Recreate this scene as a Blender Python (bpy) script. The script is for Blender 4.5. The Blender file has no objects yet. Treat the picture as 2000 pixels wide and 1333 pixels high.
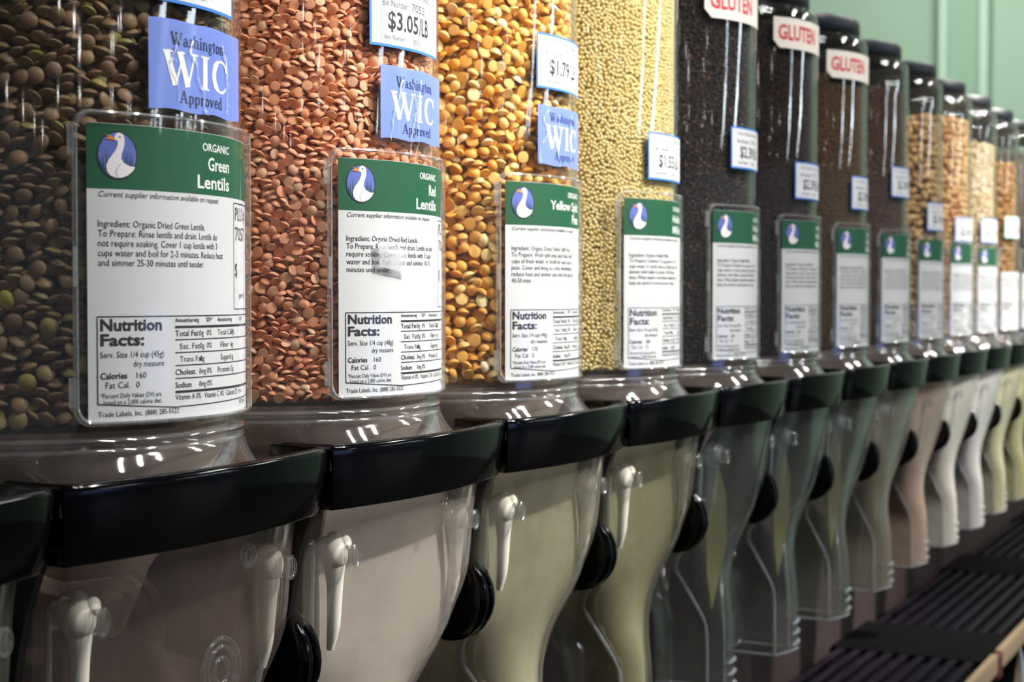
import bpy, bmesh, math, random
import numpy as np
from mathutils import Vector, Matrix
C = bpy.context.scene.collection
sc = bpy.context.scene
R_, D_ = math.radians, math.degrees
# ------------------------------------------------------------------ camera
YAW, PITCH = 0.488084, 0.0289081
cam_d = bpy.data.cameras.new('camera'); cam = bpy.data.objects.new('camera', cam_d); C.objects.link(cam)
cam.location = (-0.45748, -0.45874, 0.0)
fwd = Vector((math.cos(YAW)*math.cos(PITCH), math.sin(YAW)*math.cos(PITCH), -math.sin(PITCH)))
cam.rotation_euler = fwd.to_track_quat('-Z', 'Y').to_euler()
cam_d.sensor_width = 36.0; cam_d.lens = 3004.92/2000*36.0; cam_d.clip_start = 0.02; cam_d.clip_end = 60
cam_d.dof.use_dof = True; cam_d.dof.focus_distance = 0.66; cam_d.dof.aperture_fstop = 17.0
sc.camera = cam
# ------------------------------------------------------------------ light and exposure
sc.view_settings.view_transform = 'Standard'; sc.view_settings.look = 'None'
sc.view_settings.gamma = 1.0; sc.view_settings.use_curve_mapping = False
sc.view_settings.exposure = 1.75
sc.cycles.transparent_max_bounces = 48; sc.cycles.max_bounces = 10; sc.cycles.sample_clamp_indirect = 4.0
w = bpy.data.worlds.new('world'); sc.world = w; w.use_nodes = True
w.node_tree.nodes['Background'].inputs[0].default_value = (0.75, 0.82, 1.0, 1); w.node_tree.nodes['Background'].inputs[1].default_value = 0.055

def area(name, loc, target, sx, sy, power, col=(1, .95, .86), spread=180):
    l = bpy.data.lights.new(name, 'AREA'); l.shape = 'RECTANGLE'; l.size = sx; l.size_y = sy; l.energy = power; l.color = col; l.spread = R_(spread)
    o = bpy.data.objects.new(name, l); C.objects.link(o); o.location = loc
    o.rotation_euler = (Vector(target)-Vector(loc)).to_track_quat('-Z', 'Y').to_euler(); return o
def spot(name, loc, target, power, ang, blend, rad=.05, col=(1, .965, .91)):
    l = bpy.data.lights.new(name, 'SPOT'); l.energy = power; l.color = col; l.spot_size = R_(ang); l.spot_blend = blend; l.shadow_soft_size = rad
    o = bpy.data.objects.new(name, l); C.objects.link(o); o.location = loc
    o.rotation_euler = (Vector(target)-Vector(loc)).to_track_quat('-Z', 'Y').to_euler(); return o
for x in (.05, .45, .85, 2.1, 3.2): area('aisle_lamp', (x, -1.25, 1.5), (x, -1.05, 0), .035, .75, 5.5, (1, .98, .95))
spot('track_spot', (.75, -1.50, 1.42), (.29, 0, .02), 92, 22, 1.0, .03)
spot('track_spot', (2.3, -1.50, 1.42), (1.64, 0, .0), 118, 22, .9, .03)
spot('shop_spot', (1.15, -3.5, 1.55), (.32, 0, .25), 88, 8.6, 1.0, .05)
spot('shop_spot', (-.50, -3.3, 1.55), (.20, 0, .24), 62, 8.6, 1.0, .05)
spot('shop_spot', (2.6, -3.4, 1.55), (1.60, 0, .12), 80, 11, 1.0, .05)
area('back_wall_light', (3.4, .2, 1.45), (5.0, .5, .9), .6, .6, 20, (1, .95, .88))

# ------------------------------------------------------------------ materials
def lin(c):
    return tuple(((v/255)/12.92 if v/255 <= .04045 else ((v/255+.055)/1.055)**2.4) for v in c)+(1,)
def newmat(name):
    m = bpy.data.materials.new(name); m.use_nodes = True; nt = m.node_tree; nt.nodes.clear()
    out = nt.nodes.new('ShaderNodeOutputMaterial'); return m, nt, out
def pbr(name, col, rough=.5, metal=0, spec=.5, noise=None, bump=0, bscale=200, coat=0):
    m, nt, out = newmat(name); b = nt.nodes.new('ShaderNodeBsdfPrincipled'); nt.links.new(b.outputs[0], out.inputs[0])
    b.inputs['Base Color'].default_value = lin(col); b.inputs['Roughness'].default_value = rough; b.inputs['Metallic'].default_value = metal
    b.inputs['Specular IOR Level'].default_value = spec; b.inputs['Coat Weight'].default_value = coat
    if noise or bump:
        tc = nt.nodes.new('ShaderNodeTexCoord'); n = nt.nodes.new('ShaderNodeTexNoise'); n.inputs['Scale'].default_value = bscale; nt.links.new(tc.outputs['Object'], n.inputs[0])
        if noise:
            mx = nt.nodes.new('ShaderNodeMix'); mx.data_type = 'RGBA'; nt.links.new(n.outputs[0], mx.inputs[0])
            mx.inputs[6].default_value = lin(col); mx.inputs[7].default_value = lin(noise); nt.links.new(mx.outputs[2], b.inputs['Base Color'])
        if bump:
            bp = nt.nodes.new('ShaderNodeBump'); bp.inputs['Strength'].default_value = bump; bp.inputs['Distance'].default_value = .001
            nt.links.new(n.outputs[0], bp.inputs['Height']); nt.links.new(bp.outputs[0], b.inputs['Normal'])
    return m
def emit(name, col, s):
    m, nt, out = newmat(name); e = nt.nodes.new('ShaderNodeEmission'); e.inputs[0].default_value = tuple(col)+(1,); e.inputs[1].default_value = s
    nt.links.new(e.outputs[0], out.inputs[0]); return m
def plastic(name, dust_sheen=0.02, dcol=(200, 195, 185), tint=.97, rough=.04, nscale=60, gloss=1.0, contrast=.5, tcol=None):
    """clear plastic sheet: transmitted light, a facing-dependent gloss, and a film for flour and painted edge shine"""
    m, nt, out = newmat(name); N = nt.nodes.new; L = nt.links.new
    tr = N('ShaderNodeBsdfTransparent'); tr.inputs[0].default_value = tcol or (tint, tint, tint*.99, 1)
    gl = N('ShaderNodeBsdfGlossy'); gl.inputs['Roughness'].default_value = rough; gl.inputs[0].default_value = (.95, .97, 1, 1)
    lw = N('ShaderNodeLayerWeight'); lw.inputs[0].default_value = .5
    p = N('ShaderNodeMath'); p.operation = 'POWER'; L(lw.outputs['Facing'], p.inputs[0]); p.inputs[1].default_value = 4.0
    a = N('ShaderNodeMath'); a.operation = 'MULTIPLY_ADD'; L(p.outputs[0], a.inputs[0]); a.inputs[1].default_value = .75*gloss; a.inputs[2].default_value = .035*gloss
    df = N('ShaderNodeBsdfDiffuse'); df.inputs[0].default_value = lin(dcol); tl = N('ShaderNodeBsdfTranslucent'); tl.inputs[0].default_value = lin(dcol)
    dm = N('ShaderNodeMixShader'); dm.inputs[0].default_value = .35; L(df.outputs[0], dm.inputs[1]); L(tl.outputs[0], dm.inputs[2])
    tc = N('ShaderNodeTexCoord'); n = N('ShaderNodeTexNoise'); n.inputs['Scale'].default_value = nscale; n.inputs['Detail'].default_value = 6; L(tc.outputs['Object'], n.inputs[0])
    mr = N('ShaderNodeMapRange'); mr.inputs[1].default_value = .3; mr.inputs[2].default_value = .7
    mr.inputs[3].default_value = dust_sheen*(1-contrast); mr.inputs[4].default_value = min(1, dust_sheen*(1+contrast)); L(n.outputs[0], mr.inputs[0])
    th = N('ShaderNodeMath'); th.operation = 'MULTIPLY_ADD'; L(p.outputs[0], th.inputs[0]); th.inputs[1].default_value = 3.5; th.inputs[2].default_value = 1.0   # film thickened at a slant, painting pale reflections along the edges
    dt = N('ShaderNodeMath'); dt.operation = 'MULTIPLY'; dt.use_clamp = True; L(mr.outputs[0], dt.inputs[0]); L(th.outputs[0], dt.inputs[1])
    m1 = N('ShaderNodeMixShader'); L(dt.outputs[0], m1.inputs[0]); L(tr.outputs[0], m1.inputs[1]); L(dm.outputs[0], m1.inputs[2])
    m2 = N('ShaderNodeMixShader'); L(a.outputs[0], m2.inputs[0]); L(m1.outputs[0], m2.inputs[1]); L(gl.outputs[0], m2.inputs[2])
    L(m2.outputs[0], out.inputs[0]); return m
def grain_mat(name, cols, rough=.55, spec=.35, bump=0):
    """per-grain colour from the random value every grain carries"""
    m, nt, out = newmat(name); b = nt.nodes.new('ShaderNodeBsdfPrincipled'); nt.links.new(b.outputs[0], out.inputs[0])
    oi = nt.nodes.new('ShaderNodeObjectInfo'); r = nt.nodes.new('ShaderNodeValToRGB'); nt.links.new(oi.outputs['Random'], r.inputs[0])
    el = r.color_ramp.elements
    while len(el) > 1: el.remove(el[0])
    el[0].position = 0; el[0].color = lin(cols[0][1])
    for p, c in cols[1:]:
        e = el.new(p); e.color = lin(c)
    nt.links.new(r.outputs[0], b.inputs['Base Color']); b.inputs['Roughness'].default_value = rough; b.inputs['Specular IOR Level'].default_value = spec
    tc = nt.nodes.new('ShaderNodeTexCoord'); n = nt.nodes.new('ShaderNodeTexNoise'); n.inputs['Scale'].default_value = 900; nt.links.new(tc.outputs['Object'], n.inputs[0])
    mx = nt.nodes.new('ShaderNodeMix'); mx.data_type = 'RGBA'; mx.blend_type = 'MULTIPLY'; mx.inputs[0].default_value = .12
    nt.links.new(r.outputs[0], mx.inputs[6]); nt.links.new(n.outputs['Fac'], mx.inputs[7]); nt.links.new(mx.outputs[2], b.inputs['Base Color'])
    return m
BLACK = pbr('black_gloss_plastic', (5, 5, 7), .10, spec=.26)
MATTE = pbr('black_plastic', (10, 10, 13), .4)
LIDM = pbr('dark_lid_plastic', (22, 26, 34), .38)
CLEAR = plastic('clear_canister_plastic', .012, nscale=25)
HOLD = plastic('clear_holder_plastic', .006, gloss=.8, nscale=40)
RIM = plastic('clear_plastic_edge', .09, (215, 220, 222), tint=.93, gloss=2.0, rough=.06, contrast=.3)
TAPE = plastic('clear_tape', .015, (225, 225, 230), gloss=.3, rough=.12, nscale=120, contrast=.9)
CREASE = plastic('tape_crease', .55, (235, 238, 245), contrast=.4)
PAPER = pbr('white_paper', (208, 210, 213), .6); INK = pbr('black_ink', (28, 30, 36), .6)
GREEN = pbr('green_print', (8, 84, 52), .5); WHITE = pbr('white_print', (235, 238, 235), .5)
SKYB = pbr('blue_badge', (96, 112, 190), .5); GOOSE = pbr('goose_white', (238, 235, 238), .5); BEAK = pbr('orange_print', (222, 140, 50), .5)
REED = pbr('dark_green_print', (14, 60, 70), .5); WICB = pbr('periwinkle_blue_paper', (112, 136, 218), .5); TAGB = pbr('blue_border_print', (50, 120, 205), .5)
NAVY = pbr('navy_print', (16, 22, 70), .5); REDP = pbr('red_print', (196, 40, 60), .5); CREAM = pbr('cream_sticker', (226, 218, 205), .55); TAGG = pbr('green_border_print', (90, 170, 130), .5)
SHADEP = pbr('grey_print', (190, 185, 196), .5)
# ------------------------------------------------------------------ helpers
def link(name, me, mats, parent=None, smooth=True, sharp=35):
    o = bpy.data.objects.new(name, me); C.objects.link(o)
    if not isinstance(mats, (list, tuple)): mats = [mats]
    if not me.materials:
        for m in mats: me.materials.append(m)
        if smooth and len(me.polygons):
            me.polygons.foreach_set('use_smooth', [True]*len(me.polygons))
            if sharp: me.set_sharp_from_angle(angle=R_(sharp))
    if parent: o.parent = parent
    return o
def mesh(name, v, f, mi=None):
    me = bpy.data.meshes.new(name); me.from_pydata([tuple(p) for p in v], [], f); me.validate()
    if mi is not None and len(me.polygons) == len(mi): me.polygons.foreach_set('material_index', mi)
    me.update(); return me
def bx(x0, x1, y0, y1, z0, z1, bev=0):
    bm = bmesh.new(); bmesh.ops.create_cube(bm, size=1)
    for v in bm.verts: v.co = Vector(((x0+x1)/2+v.co.x*(x1-x0), (y0+y1)/2+v.co.y*(y1-y0), (z0+z1)/2+v.co.z*(z1-z0)))
    if bev: bmesh.ops.bevel(bm, geom=bm.edges, offset=bev, segments=2, affect='EDGES', profile=.7)
    me = bpy.data.meshes.new('m'); bm.to_mesh(me); bm.free(); return me
def rings(levels, close=True, cap0=False, cap1=False):
    n = len(levels[0]); v = [p for l in levels for p in l]; f = []
    for i in range(len(levels)-1):
        for j in range(n if close else n-1):
            a, b = i*n+j, i*n+(j+1) % n; f.append((a, b, b+n, a+n))
    if cap0: f.append(tuple(range(n-1, -1, -1)))
    if cap1: f.append(tuple(range((len(levels)-1)*n, len(levels)*n)))
    return v, f
def joinvf(parts):
    V, F = [], []
    for v, f in parts:
        o = len(V); V += list(v); F += [tuple(i+o for i in g) for g in f]
    return V, F
def tube(path, rad, n=8, flat=None):
    """round rod along a path; rad one radius per point"""
    P = [Vector(p) for p in path]; L = []
    up = Vector((0, 0, 1))
    for i, p in enumerate(P):
        t = (P[min(i+1, len(P)-1)]-P[max(i-1, 0)]).normalized()
        a = t.cross(Vector((1, .1, .05))).normalized(); b = t.cross(a).normalized()
        r = rad[i] if isinstance(rad, (list, tuple)) else rad
        L.append([p+a*r*math.cos(2*math.pi*k/n)+b*r*math.sin(2*math.pi*k/n) for k in range(n)])
    return rings(L, True, True, True)
def smoothpath(pts, n=6):
    P = [Vector(p) for p in pts]; out = []
    for i in range(len(P)-1):
        p0, p1, p2, p3 = P[max(i-1, 0)], P[i], P[i+1], P[min(i+2, len(P)-1)]
        for k in range(n):
            t = k/n; out.append(.5*((2*p1)+(-p0+p2)*t+(2*p0-5*p1+4*p2-p3)*t*t+(-p0+3*p1-3*p2+p3)*t**3))
    return out+[P[-1]]
def smoothval(vals, n=6): return [p.x for p in smoothpath([(v, 0, 0) for v in vals], n)]
def tag(o, label, cat, group=None, kind=None):
    o['label'] = label; o['category'] = cat
    if group: o['group'] = group
    if kind: o['kind'] = kind
    return o

P_ = 0.157119; RB = 0.0808; RH = 0.0843; CLIP = .0775
def clampx(x):
    s = 1 if x >= 0 else -1; ax = abs(x); k = .004; e = ax-(CLIP-k)
    return x if e <= 0 else s*(CLIP-k+k*(1-math.exp(-e/k)))
def cyl(r, ang, z, clip=True):
    x = r*math.sin(ang); return Vector((clampx(x) if clip else x, -r*math.cos(ang), z))

# ------------------------------------------------------------------ printing on the curved labels
class Print:
    """flat shapes in (s, z), wrapped on a vertical cylinder, layer by layer"""
    def __init__(s, r): s.r = r; s.V = []; s.F = []; s.M = []; s.mats = []
    def mi(s, m):
        if m not in s.mats: s.mats.append(m)
        return s.mats.index(m)
    def add(s, v2, f, mat, layer):
        r = s.r+layer*6e-5; o = len(s.V); k = s.mi(mat)
        for a, z in v2: s.V.append((r*math.sin(a/s.r), -r*math.cos(a/s.r), z))
        for g in f: s.F.append(tuple(i+o for i in g)); s.M.append(k)
    def rect(s, s0, s1, z0, z1, mat, layer):
        n = max(1, int(abs(s1-s0)/.0012)); v = []; f = []
        for i in range(n+1):
            a = s0+(s1-s0)*i/n; v += [(a, z0), (a, z1)]
        for i in range(n): f.append((2*i, 2*i+2, 2*i+3, 2*i+1))
        s.add(v, f, mat, layer)
    def poly(s, pts, mat, layer, step=.0015):
        bm = bmesh.new(); vs = [bm.verts.new((p[0], p[1], 0)) for p in pts]; bm.faces.new(vs)
        a0, a1 = min(p[0] for p in pts), max(p[0] for p in pts); a = a0+step
        bmesh.ops.triangulate(bm, faces=bm.faces)
        while a < a1:
            bmesh.ops.bisect_plane(bm, geom=bm.verts[:]+bm.edges[:]+bm.faces[:], plane_co=(a, 0, 0), plane_no=(1, 0, 0)); a += step
        bm.verts.index_update(); v = [(q.co.x, q.co.y) for q in bm.verts]; f = []
        for g in bm.faces:
            i = [q.index for q in g.verts]; f.append(tuple(i if g.normal.z > 0 else i[::-1]))
        bm.free(); s.add(v, f, mat, layer)
    def line(s, pts, wd, mat, layer):
        for (a, b), (c, d) in zip(pts, pts[1:]):
            l = math.hypot(c-a, d-b) or 1e-9; nx, ny = -(d-b)/l*wd/2, (c-a)/l*wd/2
            n = max(1, int(abs(c-a)/.0012)); v = []; f = []
            for i in range(n+1):
                t = i/n; x, y = a+(c-a)*t, b+(d-b)*t; v += [(x-nx, y-ny), (x+nx, y+ny)]
            for i in range(n): f.append((2*i, 2*i+2, 2*i+3, 2*i+1))
            s.add(v, f, mat, layer)
    def text(s, body, s0, z, h, mat=None, w=None, s1=None, bold=0, layer=2, slant=0, slope=0):
        """cap height h; left edge s0 (or right edge s1); fitted to width w"""
        v, f, x1 = glyphs(body, bold); k = h/CAPH; kx = k if w is None else w/x1
        wid = x1*kx; a = s0 if s0 is not None else s1-wid
        s.add([(a+p[0]*kx+p[1]*k*slant, z+p[1]*k+p[0]*kx*slope) for p in v], f, mat or INK, layer); return wid
    def build(s, name, parent=None):
        me = mesh(name, s.V, s.F, s.M); 
        for m in s.mats: me.materials.append(m)
        return link(name, me, [], parent)
_G = {}
def glyphs(body, bold=0):
    k = (body, bold)
    if k not in _G:
        cu = bpy.data.curves.new('t', 'FONT'); cu.body = body; cu.size = 1; cu.resolution_u = 2; cu.offset = bold
        ob = bpy.data.objects.new('t', cu); me = bpy.data.meshes.new_from_object(ob)
        xs = [q.co.x for q in me.vertices]; x0 = min(xs)
        v = [(q.co.x-x0, q.co.y) for q in me.vertices]; f = [tuple(p.vertices) for p in me.polygons if p.area > 1e-9]
        _G[k] = (v, f, max(xs)-x0); bpy.data.objects.remove(ob); bpy.data.curves.remove(cu); bpy.data.meshes.remove(me)
    return _G[k]
CAPH = 1.0; CAPH = max(p[1] for p in glyphs('H')[0])

# seriffed letters drawn from thick and thin strokes (units: cap height 1, x height .66)
def arc(cx, cy, rx, ry, a0, a1, n=9): return [(cx+rx*math.cos(R_(a0+(a1-a0)*i/n)), cy+ry*math.sin(R_(a0+(a1-a0)*i/n))) for i in range(n+1)]
T_, t_, S_ = .15, .06, .055
SER = {
 'W': (1.12, [([(.10, 1), (.36, 0)], .17), ([(.36, 0), (.60, .9)], t_), ([(.50, 1), (.76, 0)], .17), ([(.76, 0), (1.0, 1)], t_), ([(0, .975), (.28, .975)], S_), ([(.42, .975), (.66, .975)], S_), ([(.88, .975), (1.12, .975)], S_)]),
 'I': (.40, [([(.2, 0), (.2, 1)], .17), ([(.04, .025), (.36, .025)], S_), ([(.04, .975), (.36, .975)], S_)]),
 'C': (.82, [(arc(.44, .5, .33, .47, 120, 240), .17), (arc(.44, .5, .34, .47, 240, 318, 6), .08), (arc(.44, .5, .34, .47, 40, 120, 6), .08), ([(.74, .68), (.74, 1.0)], S_), ([(.70, .80), (.74, .68)], .09)]),
 'A': (.86, [([(.12, 0), (.42, 1)], t_), ([(.42, 1), (.70, 0)], .16), ([(.22, .32), (.60, .32)], t_), ([(0, .025), (.26, .025)], S_), ([(.54, .025), (.86, .025)], S_)]),
 'a': (.56, [([(.40, .05), (.40, .50)], T_), (arc(.27, .48, .14, .16, 0, 160, 6), .06), ([(.14, .5), (.16, .46)], .12), (arc(.24, .19, .14, .16, 60, 300, 8), .10), ([(.30, .36), (.40, .40)], t_), ([(.30, .05), (.40, .12)], t_), ([(.40, .03), (.54, .06)], .05)]),
 's': (.46, [(arc(.23, .50, .13, .13, 20, 240, 7), .09), ([(.16, .41), (.31, .27)], .13), (arc(.23, .17, .14, .14, 50, -160, 7), .09), ([(.37, .50), (.37, .66)], .04), ([(.07, .02), (.07, .2)], .04)]),
 'h': (.64, [([(.14, 0), (.14, 1)], T_), (arc(.32, .44, .16, .19, 150, 0, 6), .08), ([(.48, 0), (.48, .46)], T_), ([(.02, .025), (.27, .025)], S_), ([(.37, .025), (.62, .025)], S_), ([(.03, .975), (.14, .975)], S_)]),
 'i': (.34, [([(.16, 0), (.16, .64)], T_), ([(.03, .025), (.30, .025)], S_), ([(.04, .615), (.16, .615)], S_), ([(.16, .78), (.16, .92)], .14)]),
 'n': (.64, [([(.14, 0), (.14, .64)], T_), (arc(.32, .44, .16, .19, 150, 0, 6), .08), ([(.48, 0), (.48, .46)], T_), ([(.02, .025), (.27, .025)], S_), ([(.37, .025), (.62, .025)], S_), ([(.03, .615), (.14, .615)], S_)]),
 'g': (.56, [(arc(.26, .43, .15, .19, 0, 360, 12), .10), ([(.18, .26), (.14, .12), (.40, .08)], .09), (arc(.27, -.09, .19, .14, 60, 400, 12), .07), ([(.38, .58), (.54, .62)], .07)]),
 't': (.38, [([(.18, .10), (.18, .84)], T_), ([(.02, .62), (.36, .62)], S_), (arc(.28, .12, .1, .1, 190, 300, 4), .07)]),
 'o': (.56, [(arc(.28, .33, .18, .29, 110, 250, 7), .14), (arc(.28, .33, .18, .29, -70, 70, 7), .14), (arc(.28, .33, .18, .3, 60, 120, 4), .06), (arc(.28, .33, .18, .3, 240, 300, 4), .06)]),
 'p': (.62, [([(.14, -.28), (.14, .64)], T_), (arc(.31, .33, .18, .29, -70, 70, 7), .14), (arc(.30, .33, .18, .30, 60, 150, 5), .06), (arc(.30, .33, .18, .30, 210, 300, 5), .06), ([(.02, -.26), (.28, -.26)], S_), ([(.03, .615), (.14, .615)], S_)]),
 'r': (.48, [([(.14, 0), (.14, .64)], T_), (arc(.30, .42, .14, .19, 150, 60, 5), .08), ([(.38, .50), (.38, .60)], .11), ([(.02, .025), (.28, .025)], S_), ([(.03, .615), (.14, .615)], S_)]),
 'v': (.60, [([(.12, .64), (.30, 0)], .15), ([(.30, 0), (.47, .64)], t_), ([(.0, .615), (.25, .615)], S_), ([(.36, .615), (.58, .615)], S_)]),
 'e': (.50, [(arc(.27, .33, .17, .29, 60, 250, 9), .13), (arc(.27, .33, .17, .30, 250, 330, 5), .07), (arc(.27, .36, .16, .27, 0, 90, 5), .09), ([(.13, .36), (.44, .36)], .05)]),
 'd': (.62, [([(.46, 0), (.46, 1)], T_), (arc(.28, .33, .18, .29, 110, 250, 7), .14), (arc(.30, .33, .18, .30, 30, 120, 5), .06), (arc(.30, .33, .18, .30, 240, 330, 5), .06), ([(.46, .025), (.60, .025)], S_), ([(.34, .975), (.46, .975)], S_)]),
}
def serif(pr, word, s0, s1, z, h, mat, layer, space=.02, slope=0):
    tot = sum(SER[c][0]+space for c in word)-space; kx = (s1-s0)/tot; x = 0
    for c in word:
        wd, strokes = SER[c]
        for pts, t in strokes:
            q = []
            for (a, b) in pts: q.append((s0+(x+a)*kx, z+b*h+slope*(x+a)*kx))
            for (p0, p1) in zip(q, q[1:]):     # width is measured across, strokes lengthened a little to close the joints
                l = math.hypot(p1[0]-p0[0], p1[1]-p0[1]) or 1e-9; e = (t*h*.12)/l if len(pts) > 2 else 0
                dx, dy = (p1[0]-p0[0])*e, (p1[1]-p0[1])*e; vert = abs(p1[1]-p0[1]) > abs(p1[0]-p0[0])
                pr.line([(p0[0]-dx, p0[1]-dy), (p1[0]+dx, p1[1]+dy)], t*(kx if vert else h), mat, layer)
        x += wd+space

def goose(pr, cs, cz, hw, hh, L=3):
    E_ = lambda a, b, n=28: [(cs+a*math.cos(2*math.pi*i/n), cz+b*math.sin(2*math.pi*i/n)) for i in range(n)]
    pr.poly(E_(hw, hh), INK, L); pr.poly(E_(hw*.93, hh*.94), SKYB, L+1)
    q = lambda pts: [(cs+x*hw, cz+y*hh) for x, y in pts]
    rng = random.Random(3)
    for i in range(16):
        x = -.80+i*.108; b = .22-.62*abs(x)**2; 
        if -.30 < x < .22: continue
        y0 = -math.sqrt(max(0, 1-x*x))*.86; pr.poly(q([(x-.05, y0), (x+.05, y0), (x+rng.uniform(-.12, .12), b+rng.uniform(-.1, .28))]), REED, L+2)
    pr.poly(q([(-.10, .62), (-.16, .74), (-.10, .88), (.06, .95), (.24, .90), (.33, .76), (.34, .55), (.30, .35), (.20, .10), (.16, -.12), (.30, -.30), (.60, -.42), (.86, -.44), (.74, -.62), (.50, -.80), (.20, -.91), (-.12, -.92), (-.36, -.84), (-.52, -.66), (-.56, -.42), (-.44, -.18), (-.26, .02), (-.10, .22), (0, .44), (.0, .60)]), GOOSE, L+3)
    pr.poly(q([(-.16, .74), (-.62, .86), (-.44, .76), (-.60, .66), (-.34, .64), (-.12, .60)]), BEAK, L+4)
    pr.poly(q([(.06, .80), (.14, .80), (.14, .74), (.06, .74)]), INK, L+4)
    pr.line(q([(-.02, -.88), (-.10, -.70), (-.02, -.50), (.12, -.36)]), hw*.05, SHADEP, L+4)

def card_printing(info):
    RL = RH-.0022; pr = Print(RL)
    pr.rect(-.0475, .054, .0386, .0618, GREEN, 1); goose(pr, -.0362, .0506, .0077, .0087, 3)
    hx = info['title_right']
    pr.text('ORGANIC', None, .0552, .0029, WHITE, w=.0195, s1=hx, bold=.012)
    for i, t in enumerate(info['title']):
        pr.text(t, None, .0480-i*.0070-(.002 if len(info['title']) > 2 else 0)*0, .0048, WHITE, w=.0034*len(t)*.95, s1=hx, bold=.016)
    pr.text('Current supplier information available on request', -.0435, .0357, .0020, w=.0565, slant=.22, slope=0)
    z = .0250
    for t, wd in info['para']: pr.text(t, -.0436, z, .0024, w=wd); z -= .0035
    # PLU box
    pr.line([(.0555, .0368), (.0272, .0368), (.0272, -.0049), (.0555, -.0049)], .0004, INK, 2)
    pr.text('PLU #', .0289, .0300, .0052, w=.0165); pr.text(info['plu'], .0289, .0222, .0052, w=.015); pr.text('$', .0285, .0080, .0052, w=.0028); pr.text('per lb.', .0340, -.0006, .0024, w=.011)
    # nutrition facts
    pr.line([(.0555, -.0072), (-.0441, -.0072), (-.0441, -.0386), (-.0128, -.0410), (.0555, -.0400)], .0004, INK, 2)
    pr.text('Nutrition', -.0430, -.0122, .0040, w=.0243, bold=.03); pr.text('Facts:', -.0430, -.0176, .0040, w=.0168, bold=.03)
    pr.text('Serv. Size 1/4 cup (%s)' % info['g'], -.0431, -.0220, .0022, w=.0252); pr.text('dry measure', -.0306, -.0254, .0021, w=.0128)
    pr.text('Calories', -.0431, -.0296, .0022, w=.0100, bold=.02); pr.text(info['cal'], -.0294, -.0296, .0022, w=.0040)
    pr.text('Fat Cal.', -.0412, -.0330, .0022, w=.0092); pr.text(info['fat'], -.0296, -.0330, .0022)
    pr.text('*Percent Daily Values (DV) are', -.0431, -.0365, .0017, w=.0240); pr.text('based on a 2,000 calorie diet.', -.0419, -.0389, .0017, w=.0230)
    pr.text('Trade Labels, Inc. (888) 285-5522', -.0440, -.0432, .0019, w=.0330)
    x0, x1 = -.0126, .0540
    pr.text('Amount/serving', x0, -.0095, .0016, w=.0125, bold=.01); pr.text('%DV*', .0042, -.0095, .0016, w=.0040, bold=.01); pr.text('Amount/serving', .0120, -.0095, .0016, w=.0125, bold=.01); pr.text('%DV*', .034, -.0095, .0016, w=.0040, bold=.01)
    z = -.0113; pr.line([(x0, z), (x1, z)], .0009, INK, 2)
    for i, (a, b, c, d, e) in enumerate(info['rows']):
        zb = -.0147-i*.00480; ind = .0022 if a.strip() != a else 0
        pr.text(a.strip(), x0+ind, zb, .0021, w=.00135*len(a.strip()), bold=.012 if not ind else 0)
        if b: pr.text(b, x0+.0125+ind*.2, zb, .0021, w=.0012*len(b)+.0004)
        if c: pr.text(c, .0046, zb, .0021, w=.0032)
        if d: pr.text(d, .0120+ind, zb, .0021, w=.0014*len(d))
        if e: pr.text(e, .0230, zb, .0021, w=.0028)
        if i < 4: pr.line([(x0, zb-.0013), (x1, zb-.0013)], .0004, INK, 2)
    pr.line([(x0, -.0354), (x1, -.0354)], .0009, INK, 2)
    pr.text('Vitamin A 0% · Vitamin C 4% · Calcium 2% · Iron', x0, -.0384, .0021, w=.049)
    pr.text('Eff. Date', .0335, -.0425, .0016, w=.009)
    return pr
ROWS = [('Total Fat', '0g', '0%', 'Total Carb.', '27g'), (' Sat. Fat', '0g', '0%', 'Fiber', '6g'), (' Trans Fat', '0g', '', 'Sugars', '1g'), ('Cholest.', '0mg', '0%', 'Protein', '12g'), ('Sodium', '0mg', '0%', '', '')]
INFO = [
 dict(title=['Green', 'Lentils'], title_right=.0222, plu='7057', g='45g', cal='160', fat='0', rows=ROWS, para=[('Ingredient: Organic Dried Green Lentils.', .0474), ('To Prepare: Rinse lentils and drain. Lentils do', .0556), ('not require soaking. Cover 1 cup lentils with 3', .0556), ('cups water and boil for 2-3 minutes. Reduce heat', .0600), ('and simmer 25-30 minutes until tender.', .0468)]),
 dict(title=['Red', 'Lentils'], title_right=.0222, plu='7055', g='48g', cal='160', fat='0', rows=ROWS, para=[('Ingredient: Organic Dried Red Lentils.', .0445), ('To Prepare: Rinse lentils and drain. Lentils do not', .0600), ('require soaking. Cover 1 cup lentils with 3 cups', .0580), ('water and boil. Reduce heat and simmer 10-15', .0570), ('minutes until tender.', .0240)]),
 dict(title=['Yellow Split', 'Peas'], title_right=.0240, plu='7132', g='49g', cal='170', fat='5', rows=ROWS, para=[('Ingredient: Organic Dried Yellow Split Peas.', .0510), ('To Prepare: Wash split peas and drain. Add 3', .0560), ('cups of fresh water or broth for each cup of', .0540), ('peas. Cover and bring to a boil. Immediately', .0540), ('reduce heat and simmer just until soft approx', .0560), ('40-50 mins.', .0135)]),
 dict(title=['Hulled', 'Millet'], title_right=.0222, plu='7114', g='47g', cal='180', fat='15', rows=ROWS, para=[('Ingredient: Organic Hulled Millet.', .0400), ('To Prepare: Combine 1/2 cup grain to 1 1/2', .0530), ('cups water or stock, heat to a boil, cover and', .0560), ('simmer until millet is tender. 20-30 mins.', .0500), ('mins. When liquid is absorbed, remove from', .0540), ('heat, let stand in covered pot for 5 mins.', .0490)]),
]
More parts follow.
